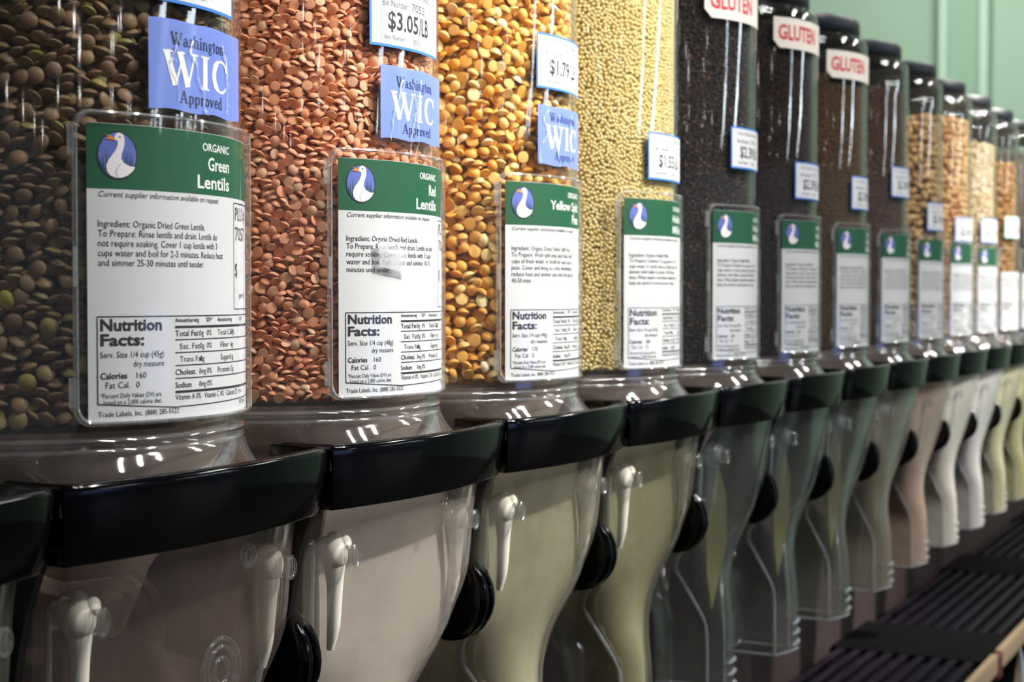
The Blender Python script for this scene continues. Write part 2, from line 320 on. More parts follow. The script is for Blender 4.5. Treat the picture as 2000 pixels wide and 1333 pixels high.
# ------------------------------------------------------------------ parts of a dispenser
def bezel_path(n=22):
    hw, yc, sag = .0765, -.0885, .0100; Rr = (hw*hw+sag*sag)/(2*sag); pts = []
    a = math.asin(hw/Rr); front = [(Rr*math.sin(-a+2*a*i/n), yc-sag+Rr-Rr*math.cos(-a+2*a*i/n)) for i in range(n+1)]
    r = .004; left = [(-hw-.0008, -.0600), (-hw-.0008, -.074), (-hw-.0008, -.0855), (-hw+.0002, -.0875)]
    right = [(-x, y) for x, y in left[::-1]]
    return left+[p for p in front[1:-1]]+right
def make_bezel():
    P = [Vector((x, y, 0)) for x, y in bezel_path()]; prof = [(0, -.0656), (.0003, -.0643), (.0010, -.0634), (.0020, -.0630), (.0036, -.0630), (.0044, -.0640), (.0075, -.0905), (.0065, -.0912), (.0040, -.0912), (.0033, -.0902)]
    L = []
    for i, p in enumerate(P):
        t = (P[min(i+1, len(P)-1)]-P[max(i-1, 0)]).normalized(); nrm = Vector((-t.y, t.x, 0))   # inward (+Y at the front)
        L.append([p+nrm*o+Vector((0, 0, z)) for o, z in prof])
    v, f = rings(L, True, True, True); f = [g[::-1] for g in f]
    return mesh('bezel', v, f)
def make_corner(side):
    o = [(.0768, -.0860), (.0768, -.0585), (.0600, -.0520), (.0640, -.0660), (.0600, -.0800), (.0600, -.0890)]
    n = len(o); v = [(x*side, y, -.0690+.0022*(1 if i == 1 else 0)) for i, (x, y) in enumerate(o)]+[(x*side, y, -.0740) for x, y in o]
    return mesh('corner', v, [tuple(range(n)), tuple(range(2*n-1, n-1, -1))]+[((i+1) % n, i, n+i, n+(i+1) % n) for i in range(n)])
def section(z, yf, yc, hw, yb):
    """cross-section: bowed front between two rounded corners, straight sides, flat back"""
    sag = yc-yf; pts = []; nf = 20
    for i in range(nf+1):
        t = -1+2*i/nf; a = abs(t)**2.2; pts.append((hw*t, yf+sag*a))
    r = min(.005, hw*.3) if hw > .03 else .0012
    # round the corners by pulling the last front points in
    out = [(-hw, yc+r*1.6), (-hw, yc+r*.8), (-hw+r*.12, yc+r*.25)]+[p for p in pts if abs(p[0]) < hw-r*.5]+[(hw-r*.12, yc+r*.25), (hw, yc+r*.8), (hw, yc+r*1.6)]
    rb = .004; out += [(hw, yb-rb), (hw-rb*.3, yb-rb*.3), (hw-rb, yb), (-hw+rb, yb), (-hw+rb*.3, yb-rb*.3), (-hw, yb-rb)]
    return [Vector((x, y, z)) for x, y in out]
BODY = [(-.0700, -.0945, -.0815, .0735, .050), (-.0905, -.0900, -.0745, .0745, .050), (-.104, -.0868, -.0722, .0744, .048), (-.118, -.0832, -.0712, .0742, .046), (-.130, -.0798, -.0704, .0738, .044), (-.140, -.0765, -.0696, .0728, .040), (-.148, -.0742, -.0684, .0700, .036), (-.158, -.0715, -.0665, .0645, .034), (-.168, -.0690, -.0640, .0610, .030),
        (-.178, -.0668, -.0600, .0570, .026), (-.188, -.0650, -.0550, .0520, .020), (-.200, -.0635, -.0500, .0450, .012), (-.213, -.0632, -.0480, .0355, .004), (-.227, -.0650, -.0510, .0260, -.004), (-.239, -.0672, -.0548, .0192, -.010), (-.252, -.0682, -.0560, .0185, -.012), (-.280, -.0688, -.0562, .0185, -.013), (-.298, -.0690, -.0562, .0185, -.013)]
def make_body():
    L = [section(*b) for b in BODY]; Li = [section(z, yf+.0022, yc+.0022, hw-.0022, yb-.0022) for z, yf, yc, hw, yb in BODY]
    for R in (L[-1], Li[-1]):
        for p in R: p.z += max(0, (-.0562-p.y))*.30
    v, f = rings(L+Li[::-1]); return mesh('body', v, f)
def body_at(z):
    for a, b in zip(BODY, BODY[1:]):
        if b[0] <= z <= a[0]:
            t = (z-a[0])/(b[0]-a[0]); return [a[i]+(b[i]-a[i])*t for i in range(5)]
def make_hopper():
    """inner dusty panel a few millimetres behind the front, tapering into the spout"""
    L = []
    for z in [-.094, -.10, -.11, -.12, -.13, -.14, -.15, -.16, -.17, -.18, -.19, -.20, -.21, -.22, -.23, -.24, -.26, -.28, -.296]:
        _, yf, yc, hw, yb = body_at(z); xl, xr = -min(hw-.003, .050), min(hw-.003, .071); row = []
        for i in range(17):
            x = xl+(xr-xl)*i/16; y = yf+(yc-yf)*abs(x/hw)**2.2+max(.0045, min(.017, .017-(-.12-z)*.25))
            if i == 0: row.append(Vector((x, y+.018, z)))
            row.append(Vector((x, y, z)))
            if i == 16: row.append(Vector((x, y+.018, z)))
        L.append(row)
    Lb = [[p+Vector((0, .0015, 0)) for p in l] for l in L]
    v, f = rings([a+b[::-1] for a, b in zip(L, Lb)]); return mesh('hopper', v, f)
def make_frame():
    parts = []
    for pts in ([(-.062, -.092), (-.060, -.100), (-.044, -.106), (-.014, -.110), (.000, -.132), (.006, -.156)], [(-.014, -.112), (-.020, -.130), (-.021, -.160)], [(-.012, -.104), (.003, -.118), (.004, -.150)]):
        P = smoothpath([(x, -.060, z) for x, z in pts], 3); L = []
        w_ = .0026 if len(pts) > 4 else .0007
        for i, p in enumerate(P):
            t = (P[min(i+1, len(P)-1)]-P[max(i-1, 0)]).normalized(); n = Vector((-t.z, 0, t.x))*w_
            L.append([p-n, p+n, p+n+Vector((0, .003, 0)), p-n+Vector((0, .003, 0))])
        parts.append(rings(L, True, True, True))
    return mesh('frame', *joinvf(parts))
def torus_y(cx, cy, cz, R, r, n=28, m=8):
    L = []
    for i in range(n+1):
        a = 2*math.pi*i/n; L.append([Vector((cx+(R+r*math.cos(2*math.pi*k/m))*math.cos(a), cy+r*math.sin(2*math.pi*k/m), cz+(R+r*math.cos(2*math.pi*k/m))*math.sin(a)*(1.5 if R < .0032 else 1.15))) for k in range(m)])
    return rings(L)
def make_dial(): return mesh('dial', *joinvf([torus_y(.032, -.066, -.151, r, .0009) for r in (.0045, .0085, .0115)]))
def make_tab(): return mesh('tab', *torus_y(.0335, -.079, -.1035, .0034, .0012))
def make_canister():
    lv = [(RB+.0012, -.0535), (RB+.0012, -.0510), (RB, -.0500), (RB, -.0475), (RB, 0), (RB, .1), (RB, .2), (RB, .2290), (RB-.0015, .2330), (RB-.0060, .2365), (.0715, .2385), (.0710, .2440),
          (.0690, .2440), (.0695, .2370), (RB-.0080, .2345), (RB-.0038, .2300), (RB-.0024, .2250), (RB-.0024, .1), (RB-.0024, 0), (RB-.0024, -.0475), (RB-.0024, -.0535)]
    n = 96; L = [[cyl(r, 2*math.pi*i/n, z) for i in range(n)] for r, z in lv]; v, f = rings(L); f = [g[::-1] for g in f]; 
    m = n; k = (len(lv)-1)*n; f += [(j, (j+1) % n, k+(j+1) % n, k+j) for j in range(n)]
    return mesh('canister', v, f)
def make_ring(r, z0, z1, t=.0012, n=96):
    lv = [(r, z0), (r+t*.7, z0+(z1-z0)*.2), (r+t, (z0+z1)/2), (r+t*.7, z1-(z1-z0)*.2), (r, z1)]
    return mesh('ring', *rings([[cyl(a, 2*math.pi*i/n, z)+Vector((0, 0, 0)) for i in range(n)] for a, z in lv]))
def make_skirt():
    n = 96; L = []
    for k, t in enumerate([0, .12, .3, .5, .7, .85, 1]):
        z = -.0535-.0125*t; g = t**1.8; ring = []
        for i in range(n):
            a = 2*math.pi*i/n; c = cyl(RB+.0004, a, z)
            # target outline inside the black band
            fx, fy = .0748*math.copysign(abs(math.sin(a))**1.0, math.sin(a)), -.0925*math.cos(a) if math.cos(a) > 0 else -.060*math.cos(a)
            fy = max(fy, -.0935+.010*(fx/.0765)**2)
            ring.append(Vector((c.x+(fx-c.x)*g, c.y+(fy-c.y)*g, z)))
        L.append(ring)
    Li = [[p-Vector((p.x, p.y, 0)).normalized()*.0018 for p in l] for l in L]
    v, f = rings(L+Li[::-1]); return mesh('skirt', v, f)
def make_funnel():
    n = 64; L = []
    for z, rx, yf, yb in [(-.0490, .0742, -.0765, .074), (-.0600, .0720, -.0745, .070), (-.082, .060, -.062, .05), (-.110, .040, -.045, .03), (-.135, .030, -.035, .02)]:
        L.append([Vector((rx*math.sin(2*math.pi*i/n), (yf if math.cos(2*math.pi*i/n) > 0 else -yb)*math.cos(2*math.pi*i/n), z)) for i in range(n)])
    v, f = rings(L); return mesh('funnel', v, f)
def disc_x(x0, x1, y, z, prof, n=40):
    """turned shape about an axis along X; prof = (x fraction, radius)"""
    L = [[Vector((x0+(x1-x0)*t, y+r*math.cos(2*math.pi*i/n), z+r*math.sin(2*math.pi*i/n))) for i in range(n)] for t, r in prof]
    return rings(L, True, True, True)
def make_knob():
    v, f = disc_x(-.0660, -.0780, -.0515, -.158, [(0, .019), (.02, .0215), (.12, .0232), (.30, .0235), (.40, .0228), (.44, .0205), (.52, .0205), (.56, .0228), (.70, .0235), (.88, .0232), (.97, .0218), (1, .019)])
    return mesh('knob', v, f)
def extr_yz(out, x0, x1):
    n = len(out); v = [(x0, y, z) for y, z in out]+[(x1, y, z) for y, z in out]
    f = [tuple(range(n-1, -1, -1)), tuple(range(n, 2*n))]+[(i, (i+1) % n, n+(i+1) % n, n+i) for i in range(n)]
    return v, f
def make_bracket():
    out = [(-.0790, -.0890), (-.0755, -.0975), (-.0715, -.108), (-.0680, -.122), (-.0655, -.136), (-.060, -.150), (-.050, -.160), (-.03, -.165), (0, -.16), (.03, -.15), (.04, -.12), (.04, -.0890)]
    v, f = extr_yz(out, -.0784, -.0750); me = mesh('bracket', v, f); return me
def rib_xy(side):
    return (-.0550, front_y(.055, -.1125)+.0050) if side < 0 else (.0640, -.0660)
def make_rib(side):
    x, y0 = rib_xy(side)
    pts = [(x-side*.0002*i, y0+(0, 0, 0, .0004, .0012, .0030)[i], -.1085-.0096*i) for i in range(6)]
    return tube(smoothpath(pts, 4), smoothval([.0052, .0048, .0036, .0032, .0028, .0016], 4), 12)
def front_y(x, z):
    _, yf, yc, hw, yb = body_at(z); return yf+(yc-yf)*min(1, abs(x/hw))**2.2
def make_hook(side):
    pts = [(-.0640, -.0680, -.1100), (-.0635, -.0675, -.125), (-.0630, -.0665, -.142), (-.0600, -.0650, -.156), (-.0580, -.0625, -.167), (-.0560, -.0560, -.176), (-.0530, -.0490, -.184), (-.0500, -.0440, -.191), (-.0470, -.0425, -.199), (-.0400, -.0450, -.209), (-.0300, -.0490, -.223), (-.0205, -.0535, -.2385), (-.0185, -.0552, -.250), (-.0185, -.0556, -.275), (-.0185, -.0556, -.2975)]
    rd = [.0010]*5+[.0014, .0015, .0014, .0012, .0011, .0010, .0010, .0010, .0010, .0012]
    return tube(smoothpath([(a*-side, b, c) for a, b, c in pts], 4), smoothval(rd, 4), 7)
def ellipsoid(c, r, n=12, m=8):
    L = [[Vector((c[0]+r[0]*math.sin(math.pi*j/m)*math.cos(2*math.pi*i/n), c[1]+r[1]*math.sin(math.pi*j/m)*math.sin(2*math.pi*i/n), c[2]+r[2]*math.cos(math.pi*j/m))) for i in range(n)] for j in range(1, m)]
    return rings(L, True, True, True)
def make_bulb(side, lobes=True):
    x, y = rib_xy(side); parts = [ellipsoid((x, y, -.1130), (.0064, .0062, .0085), 16, 10)]
    if lobes: parts += [ellipsoid((x-.0028, y+.0034, -.1090), (.0036, .0034, .0040)), ellipsoid((x+.0028, y-.0034, -.1090), (.0036, .0034, .0040)), ellipsoid((x, y, -.1075), (.0040, .0036, .0044))]
    return mesh('bulb', *joinvf(parts))
def make_pin(side):
    x, y = rib_xy(side); parts = []
    for ys, e in ((y-.0115, -1), (y+.0115, 1)):
        b = bx(x-.0022, x+.0022, min(ys, ys-e*.0055), max(ys, ys-e*.0055), -.1178, -.1086, .0020)
        parts.append(mesh('pin', *joinvf([([v.co.copy() for v in b.vertices], [tuple(p.vertices) for p in b.polygons]), torus_y(x, ys, -.1132, .0030, .00055, 20, 6)])))
    return parts
def make_flap():
    # inner gate flap: pointed tongue seen through the body
    o = [(.008, -.128), (.026, -.150), (.030, -.190), (.014, -.215), (.000, -.236), (-.012, -.205), (-.016, -.170), (-.004, -.145)]
    n = len(o); yy = lambda z: -.052+(z+.236)*-.02
    v = [(x, yy(z), z) for x, z in o]+[(x, yy(z)+.003, z) for x, z in o]
    f = [tuple(range(n)), tuple(range(2*n-1, n-1, -1))]+[((i+1) % n, i, n+i, n+(i+1) % n) for i in range(n)]
    return mesh('flap', v, f)
def make_spout_ridges():
    parts = []
    for i in range(3):
        z = -.2745-.0088*i
        parts.append(tube([(x, front_y(x, z)-.0004, z+.0016+(x+.0075)*.12) for x in (-.0075, -.003, .0015, .006, .0095)], [.0006, .0014, .0017, .0016, .0008], 6))
    return parts
def make_lip():
    s = section(-.2985, -.0690, -.0562, .0185, -.013)
    for p in s: p.z += max(0, (-.0562-p.y))*.30
    P = s+[s[0]]
    return tube(P, .0010, 6)
def make_lid():
    n = 72; lv = [(.0705, .2400), (.0722, .2405), (.0730, .2420), (.0730, .2520), (.0722, .2537), (.0700, .2543), (.060, .2543), (.058, .2530)]
    L = []
    for k, (r, z) in enumerate(lv):
        L.append([Vector(((r+(.0005 if (i % 2 and 1 < k < 4) else 0))*math.sin(2*math.pi*i/n), -(r+(.0005 if (i % 2 and 1 < k < 4) else 0))*math.cos(2*math.pi*i/n), z)) for i in range(n)])
    v, f = rings(L, True, False, True); f = [g[::-1] for g in f]; return mesh('lid', v, f)
A0, A1 = R_(-36.7), R_(40.5)         # label holder runs from A0 to A1 (0 faces the aisle)
def holder_outline(z0=-.0465, z1=.0665, r=.006, n=6, inset=0):
    a0, a1 = A0*RH+inset, A1*RH-inset; z0 += inset; z1 -= inset; pts = []
    for cx, cz, st in [(a1-r, z1-r, 0), (a0+r, z1-r, 90), (a0+r, z0+r, 180), (a1-r, z0+r, 270)]:
        for i in range(n+1):
            t = R_(st+90*i/n); pts.append((cx+r*math.cos(t), cz+r*math.sin(t)))
    return pts
def densify(pts, step=.0025):
    out = []
    for (a, b), (c, d) in zip(pts, pts[1:]+pts[:1]):
        m = max(1, int(math.hypot(c-a, d-b)/step))
        out += [(a+(c-a)*i/m, b+(d-b)*i/m) for i in range(m)]
    return out
def make_holder():
    """clear cover: front sheet, rounded side walls back to the canister"""
    pr = Print(RH); pr.poly(holder_outline(inset=.0006), HOLD, 0, .002)
    out = densify(holder_outline()); n = len(out)
    ins = densify(holder_outline(inset=.0006))
    def ringat(o, r): return [Vector((r*math.sin(s/RH), -r*math.cos(s/RH), z)) for s, z in o]
    def off(d): return densify_n(holder_outline(inset=d), n)
    L = [ringat(off(.0016), RH-.0016), ringat(off(.0016), RH-.0002), ringat(off(.0010), RH+.0003), ringat(off(.0003), RH), ringat(off(0), RH-.0008), ringat(off(0), RB+.0006)]
    v, f = rings(L)
    return mesh('holder', pr.V, pr.F), mesh('holder_rim', v, f)
def densify_n(pts, n):
    d = [0]; P = pts+pts[:1]
    for a, b in zip(P, P[1:]): d.append(d[-1]+math.hypot(b[0]-a[0], b[1]-a[1]))
    out = []; j = 0
    for i in range(n):
        t = d[-1]*i/n
        while d[j+1] < t: j += 1
        u = (t-d[j])/(d[j+1]-d[j]+1e-12); out.append((P[j][0]+(P[j+1][0]-P[j][0])*u, P[j][1]+(P[j+1][1]-P[j][1])*u))
    return out
def make_clips():
    """hanging tabs at the top and bottom of the cover's near side and the small latch between them"""
    V = []
    def slab(a0, a1, z0, z1, r0, r1):
        m = 5; L = []
        for i in range(m+1):
            a = R_(a0+(a1-a0)*i/m); L.append([Vector((r*math.sin(a), -r*math.cos(a), z)) for r, z in ((r0, z0), (r1, z0), (r1, z1), (r0, z1))])
        return rings(L, True, True, True)
    parts = []
    for z0, z1 in ((.0500, .0612), (-.0395, -.0288)):
        parts.append(slab(-38.0, -36.3, z0, z1, RH-.0018, RH-.0006))
    parts.append(slab(-36.9, -36.0, .0035, .0176, RH-.0022, RH+.0004))
    return [mesh('clip', *p) for p in parts]
def make_card():
    RL = RH-.0022; pr = Print(RL); pr.rect(-.0475, .0545, -.0450, .0620, PAPER, 0); pr.rect(.0545, -.0475, -.0450, .0620, PAPER, -4); return pr
# sticky labels straight on the canister
def tag_printing(pr, s0, s1, z0, z1, border, rows):
    pr.rect(s0, s1, z0, z1, border, 0); pr.rect(s0+.0012, s1-.0012, z0+.0012, z1-.0012, PAPER, 1)
    for t in rows: pr.text(t[0], s0+t[1], z0+t[2], t[3], w=t[4], bold=t[5] if len(t) > 5 else 0, layer=2)
def price_tag(parent, k, s0, z0, rows, border=None, width=.058, h=.0300, name='price_tag', label=None):
    pr = Print(RB+.0007); tag_printing(pr, s0, s0+width, z0, z0+h, border or TAGB, rows)
    o = pr.build(name, parent)
    if label: o['label'] = label
    return o
def crackle(pr, s0, s1, z0, z1, seed, n=3):
    g = random.Random(seed)
    for i in range(n):
        x = s0+(s1-s0)*(.10+.80*(i+g.random())/n); z = z1-g.uniform(0, .006); end = z0+g.uniform(0, .35)*(z1-z0); pts = [(x, z)]; dr = g.choice((-.9, -.5, .3))
        while z > end:
            z -= g.uniform(.0008, .0022); x += g.uniform(-.0012, .0012)+dr*.0014; x = min(max(x, s0+.001), s1-.001); pts.append((x, z))
            if g.random() < .12: dr = g.choice((-.9, -.4, .2, .6))
        for a, b in zip(pts, pts[1:]):
            pr.line([a, b], g.choice((.0002, .0004, .0009)), CREASE, 6)
            if g.random() < .3: pr.line([a, (a[0]+g.uniform(-.0022, .0022), a[1]-.0010)], .0003, CREASE, 6)
def wic_sticker(parent, k, s0, z0, z1, seed, tilt=0):
    pr = Print(RB+.0008); s1 = s0+.060; W = s1-s0
    sh = lambda s, z: (s+tilt*(z1-z), z)
    n = 40; v = []; f = []
    for i in range(n+1):
        a = s0+W*i/n; wv = .0004*math.sin(a*260+seed); v += [(sh(a, z0)[0], z0+wv), (a, z1+wv*.5)]
    for i in range(n): f.append((2*i, 2*i+2, 2*i+3, 2*i+1))
    pr.add(v, f, WICB, 0)
    serif(pr, 'Washington', s0+.0098, s0+.0420, z0+.0240, .0048, NAVY, 2); serif(pr, 'WIC', s0+.0062, s0+.0458, z0+.0092, .0126, WHITE, 2, .06); serif(pr, 'Approved', s0+.0140, s0+.0405, z0+.0030, .0046, NAVY, 2)
    o = pr.build('wic_sticker', parent); o['label'] = 'periwinkle blue paper sticker reading Washington WIC Approved'
    tp = Print(RB+.0008+5e-4); a0, a1 = s0-.0016, s0+W*1.0; m = 60; v = []; f = []
    zb = z0-.0075
    for i in range(m+1):
        a = a0+(a1-a0)*i/m; zz = .0005 if i % 2 else -.0003; v += [(a, zb+zz), (a, z1-.0008)]
    for i in range(m): f.append((2*i, 2*i+2, 2*i+3, 2*i+1))
    tp.add(v, f, TAPE, 0); crackle(tp, s0, s0+W*.75, zb, z1-.001, seed, 3); t = tp.build('tape', o); t['label'] = 'clear wrinkled tape over the blue sticker'
    return o

# shared meshes
M_ = dict(canister=make_canister(), ring_a=make_ring(RB+.0003, -.0535, -.0508), ring_b=make_ring(RB+.0003, -.0575, -.0548, .0009), skirt=make_skirt(), funnel=make_funnel(), bezel=make_bezel(), body=make_body(),
          knob=make_knob(), bracket=make_bracket(), lid=make_lid(), clips=make_clips(), flap=make_flap())
M_['ribL'] = mesh('rib', *make_rib(-1)); M_['ribR'] = mesh('rib', *make_rib(1)); M_['hookL'] = mesh('hook', *make_hook(-1)); M_['hookR'] = mesh('hook', *make_hook(1))
M_['hopper'] = make_hopper(); M_['cornL'] = make_corner(-1); M_['cornR'] = make_corner(1); M_['frame'] = make_frame(); M_['dial'] = make_dial(); M_['tab'] = make_tab()
M_['bulbL'] = make_bulb(-1); M_['bulbR'] = make_bulb(1, False); M_['pinL'] = make_pin(-1); M_['pinR'] = make_pin(1)
M_['ridge'] = [mesh('ridge', *p) for p in make_spout_ridges()]; M_['lip'] = mesh('lip', *make_lip())
M_['holder'], M_['holder_rim'] = make_holder()
HRIM = plastic('clear_holder_edge', .24, (215, 220, 222), tint=.95, gloss=2.2, rough=.07, contrast=.3)  # whitish film paints the bright line along the holder rim
KNOBM = pbr('white_dusty_plastic', (222, 218, 204), .75, noise=(200, 195, 182), bscale=60)
SKIRT = plastic('clear_skirt_plastic', .05, (170, 165, 165), nscale=45, contrast=.6, rough=.06)
FUNN = plastic('cloudy_funnel_plastic', .70, (190, 172, 160), tint=.75, nscale=35, gloss=.6, contrast=.3)
FLAPM = plastic('olive_gate_plastic', .75, (150, 148, 98), contrast=.1, gloss=.3)

NAMES = ['green lentils', 'red lentils', 'yellow split peas', 'hulled millet', 'black grain', 'dark maroon grain', 'brown seed', 'reddish brown seed', 'tan clusters', 'pale peach clusters', 'cream flakes', 'golden brown clusters', 'grey brown grain', 'tan grain', 'tan grain']
LABELS = {
 -1: 'clear bin cut off by the left frame edge, only its black band showing',
 0: 'clear gravity bin of green lentils with goose label, nearest and largest in the row',
 1: 'clear gravity bin of red lentils with $3.05 price tag and blue WIC sticker',
 2: 'clear gravity bin of yellow split peas with $1.79 price tag and blue WIC sticker',
 3: 'clear gravity bin of pale yellow millet with $1.55 price tag and no WIC sticker',
 4: 'clear bin of black grain beside the millet, cut-off GLUTEN sticker',
 5: 'clear bin of dark maroon grain with black lid and whole GLUTEN sticker',
 6: 'clear bin of olive brown seed, third and farthest with a red GLUTEN sticker',
 7: 'clear bin of reddish brown seed right after the last GLUTEN sticker bin',
 8: 'clear bin of dark speckled tan clusters above a pinkish floury spout',
 9: 'clear bin of pale peach clusters above a white floury spout',
 10: 'clear bin of cream flakes, palest contents in the row',
 11: 'clear bin of golden brown clusters with a green edged price tag',
 12: 'clear bin of grey brown grain beside the right frame edge',
 13: 'clear bin mostly hidden just behind the grey brown grain bin at right edge',
}
DUST = {-1: (.10, (150, 150, 130)), 0: (.07, (165, 150, 140)), 1: (.10, (214, 203, 192)), 2: (.09, (190, 186, 162)), 3: (.08, (165, 162, 128)), 4: (.045, (175, 186, 178)), 5: (.045, (175, 184, 180)), 6: (.07, (178, 182, 170)), 7: (.22, (182, 178, 160)),
        8: (.55, (212, 190, 172)), 9: (.7, (222, 218, 208)), 10: (.7, (215, 213, 210)), 11: (.7, (206, 202, 172)), 12: (.7, (216, 210, 165)), 13: (.7, (200, 195, 160))}
def part(name, me, mat, parent, **kw): return link(name, me, mat, parent, **kw)
HAS_MAT = {}
def part_s(name, key, mat, parent, label=None):
    """part sharing mesh data; the material sits on the object so that units can differ"""
    me = M_[key] if isinstance(key, str) else key
    o = bpy.data.objects.new(name, me); C.objects.link(o); o.parent = parent
    if not me.materials:
        me.materials.append(mat); me.polygons.foreach_set('use_smooth', [True]*len(me.polygons)); me.set_sharp_from_angle(angle=R_(38))
    o.material_slots[0].link = 'OBJECT'; o.material_slots[0].material = mat
    if label: o['label'] = label
    return o
printing_far = None; card_me = None
HOP = {0: (.28, (128, 106, 96)), 1: (.93, (222, 212, 200)), 2: (.62, (196, 190, 162)), 3: (.66, (186, 182, 150)), 8: (.8, (214, 190, 170)), 9: (.9, (224, 220, 210)), 10: (.9, (216, 214, 212)), 11: (.9, (208, 204, 170)), 12: (.9, (218, 210, 165)), 13: (.8, (200, 195, 160))}
FRAM = plastic('beige_inner_frame', .22, (170, 150, 140), gloss=.5); EDGM = plastic('painted_edge_shine', .38, (205, 214, 216), tint=.9, gloss=2.0, rough=.08, contrast=.2); PINM = plastic('clear_pin', .05, (220, 215, 210), tint=.92, gloss=2.2, rough=.06)  # pale film on the edge material paints light caught in clear edges
TAGS = {  # s0, z0
 0: (-.0298, .1085), 1: (-.0307, .1137), 2: (-.0256, .1137), 3: (-.0268, .0745), 4: (-.0292, .0930), 5: (-.0322, .0795), 6: (-.0277, .0790), 7: (-.0337, .0990), 8: (-.0346, .0718), 9: (-.0404, .0630), 10: (-.0418, .0682), 11: (-.0414, .0788), 12: (-.0414, .0740)}
TAGTXT = {0: ('GREEN LENTILS ORGANIC', '7057', '$2.19', '00031'), 1: ('RED LENTILS ORGANIC BINES', '7055', '$3.05', '00033'), 2: ('YELLOW SPLIT PEAS ORGANIC', '7132', '$1.79', '00079'), 3: ('OG1 HULLED MILLET', '7114', '$1.55', '00052')}
for k in range(-1, 14):
    t = bpy.data.objects.new('bulk_food_dispenser', None); C.objects.link(t); t.location = (k*P_, 0, 0); t.empty_display_size = .05
    tag(t, LABELS[k], 'food bin', 'row of gravity bins')
    dust_sheen, dc = DUST[k]; BM = plastic('dispenser_plastic_%s' % ('near' if k < 0 else k), dust_sheen, dc, nscale=30, rough=.07, contrast=.35, gloss=1.1)
    part_s('canister', 'canister', CLEAR, t); part_s('base_ring', 'ring_a', RIM, t); part_s('base_ring', 'ring_b', RIM, t)
    part_s('base_skirt', 'skirt', SKIRT, t); part_s('funnel', 'funnel', FUNN, t); part_s('front_band', 'bezel', BLACK, t, 'glossy black front band'); part_s('corner_plate', 'cornL', MATTE, t); part_s('corner_plate', 'cornR', MATTE, t)
    part_s('dispenser_body', 'body', BM, t); part_s('side_bracket', 'bracket', MATTE, t); part_s('pivot_knob', 'knob', BLACK, t, 'black round grooved pivot knob')
    lid = part_s('lid', 'lid', LIDM, t)
    rm = KNOBM if k in (0, 1, 2, 3) else RIM
    for sd, a, b, c in ((-1, 'ribL', 'bulbL', 'pinL'), (1, 'ribR', 'bulbR', 'pinR')):
        r = part_s('rib', a, rm, t); part_s('rib_head', b, KNOBM if k < 4 else RIM, r, 'white dusty rounded head' if k < 4 else None); part_s('hook_edge', 'hookL' if sd < 0 else 'hookR', EDGM, t)
        for q in M_[c]: part_s('pin', q, PINM, r)
    if 3 <= k <= 7: part_s('gate_flap', 'flap', FLAPM, t, 'olive pointed inner gate')
    part_s('spout_lip', 'lip', EDGM, t)
    if k in HOP: part_s('inner_panel', 'hopper', plastic('inner_panel_%d' % k, HOP[k][0], HOP[k][1], nscale=70, contrast=.15, gloss=.3, rough=.2), t, 'dusty inner panel')
    if k in (0, 1, 2, 3): part_s('hang_tab', 'tab', RIM, t)
    if k == 0: part_s('inner_frame', 'frame', FRAM, t); part_s('gate_dial', 'dial', RIM, t)
    for q in M_['ridge']: part_s('spout_ridge', q, EDGM, t)
    if k < 0: continue
    # label holder, card and printing
    h = part_s('label_holder', 'holder', HOLD, t); part_s('holder_rim', 'holder_rim', HRIM, h)
    for q in M_['clips']: part_s('holder_clip', q, HRIM, h)
    if k >= 11:
        pr = Print(RH-.0022); pr.rect(-.0475, .0545, -.0450, .0330, PAPER, 0); pr.rect(.0545, -.0475, -.0450, .0330, PAPER, -4)
        pr.build('label_card', h); pf = Print(RH-.0022)
        for i in range(5): pf.text(INFO[3]['para'][i][0], -.0436, .0250-.0035*i, .0024, w=INFO[3]['para'][i][1])
        pf.text('Nutrition', -.0430, -.0122, .0040, w=.0243, bold=.03); pf.text('Facts:', -.0430, -.0176, .0040, w=.0168, bold=.03); pf.line([(.0555, -.0072), (-.0441, -.0072), (-.0441, -.0386), (.0555, -.0400)], .0004, INK, 2)
        pf.build('label_printing', h)
    elif card_me is None: c = make_card().build('label_card', h); card_me = c.data
    else: c = bpy.data.objects.new('label_card', card_me); C.objects.link(c); c.parent = h
    if k >= 11: pass
    elif k < 4:
        p = card_printing(INFO[k]).build('label_printing', h)
        if k == 3: printing_far = p.data
    else: p = bpy.data.objects.new('label_printing', printing_far); C.objects.link(p); p.parent = h
    if k == 1:  # a worn strip of tape over the red lentil text
        tp = Print(RH+.0004); tp.poly([(-.0295, .0255), (-.0120, .0215), (-.0110, .0105), (-.0290, .0135)], plastic('cloudy_tape', .55, (222, 222, 228), contrast=.5, nscale=150), 0); tp.build('tape_scrap', h)
    if k in TAGS:
        s0, z0 = TAGS[k]; n, b, pz, it = TAGTXT.get(k, ('OG1 BULK FOODS', '7143', '$2.39', '00061'))
        rows = [(n, .0075, .0243, .0023, .038), ('Bin Number:', .0075, .0185, .0030, .0175), (b, .0275, .0184, .0036, .0120), (pz, .0108, .0084, .0078, .0225, .02), ('/LB', .0340, .0084, .0078, .0095, .02), ('Item Number:', .0085, .0035, .0022, .0140), (it, .0285, .0033, .0022, .0075)]
        price_tag(t, k, s0, z0, rows, TAGG if k == 11 else None, label='white price tag with green edge' if k == 11 else 'white price tag with blue edge')
    if k < 3: wic_sticker(t, k, (-.0232, -.0246, -.0246)[k], (.0690, .0722, .0722)[k], (.1022, .1053, .1045)[k], k+5)
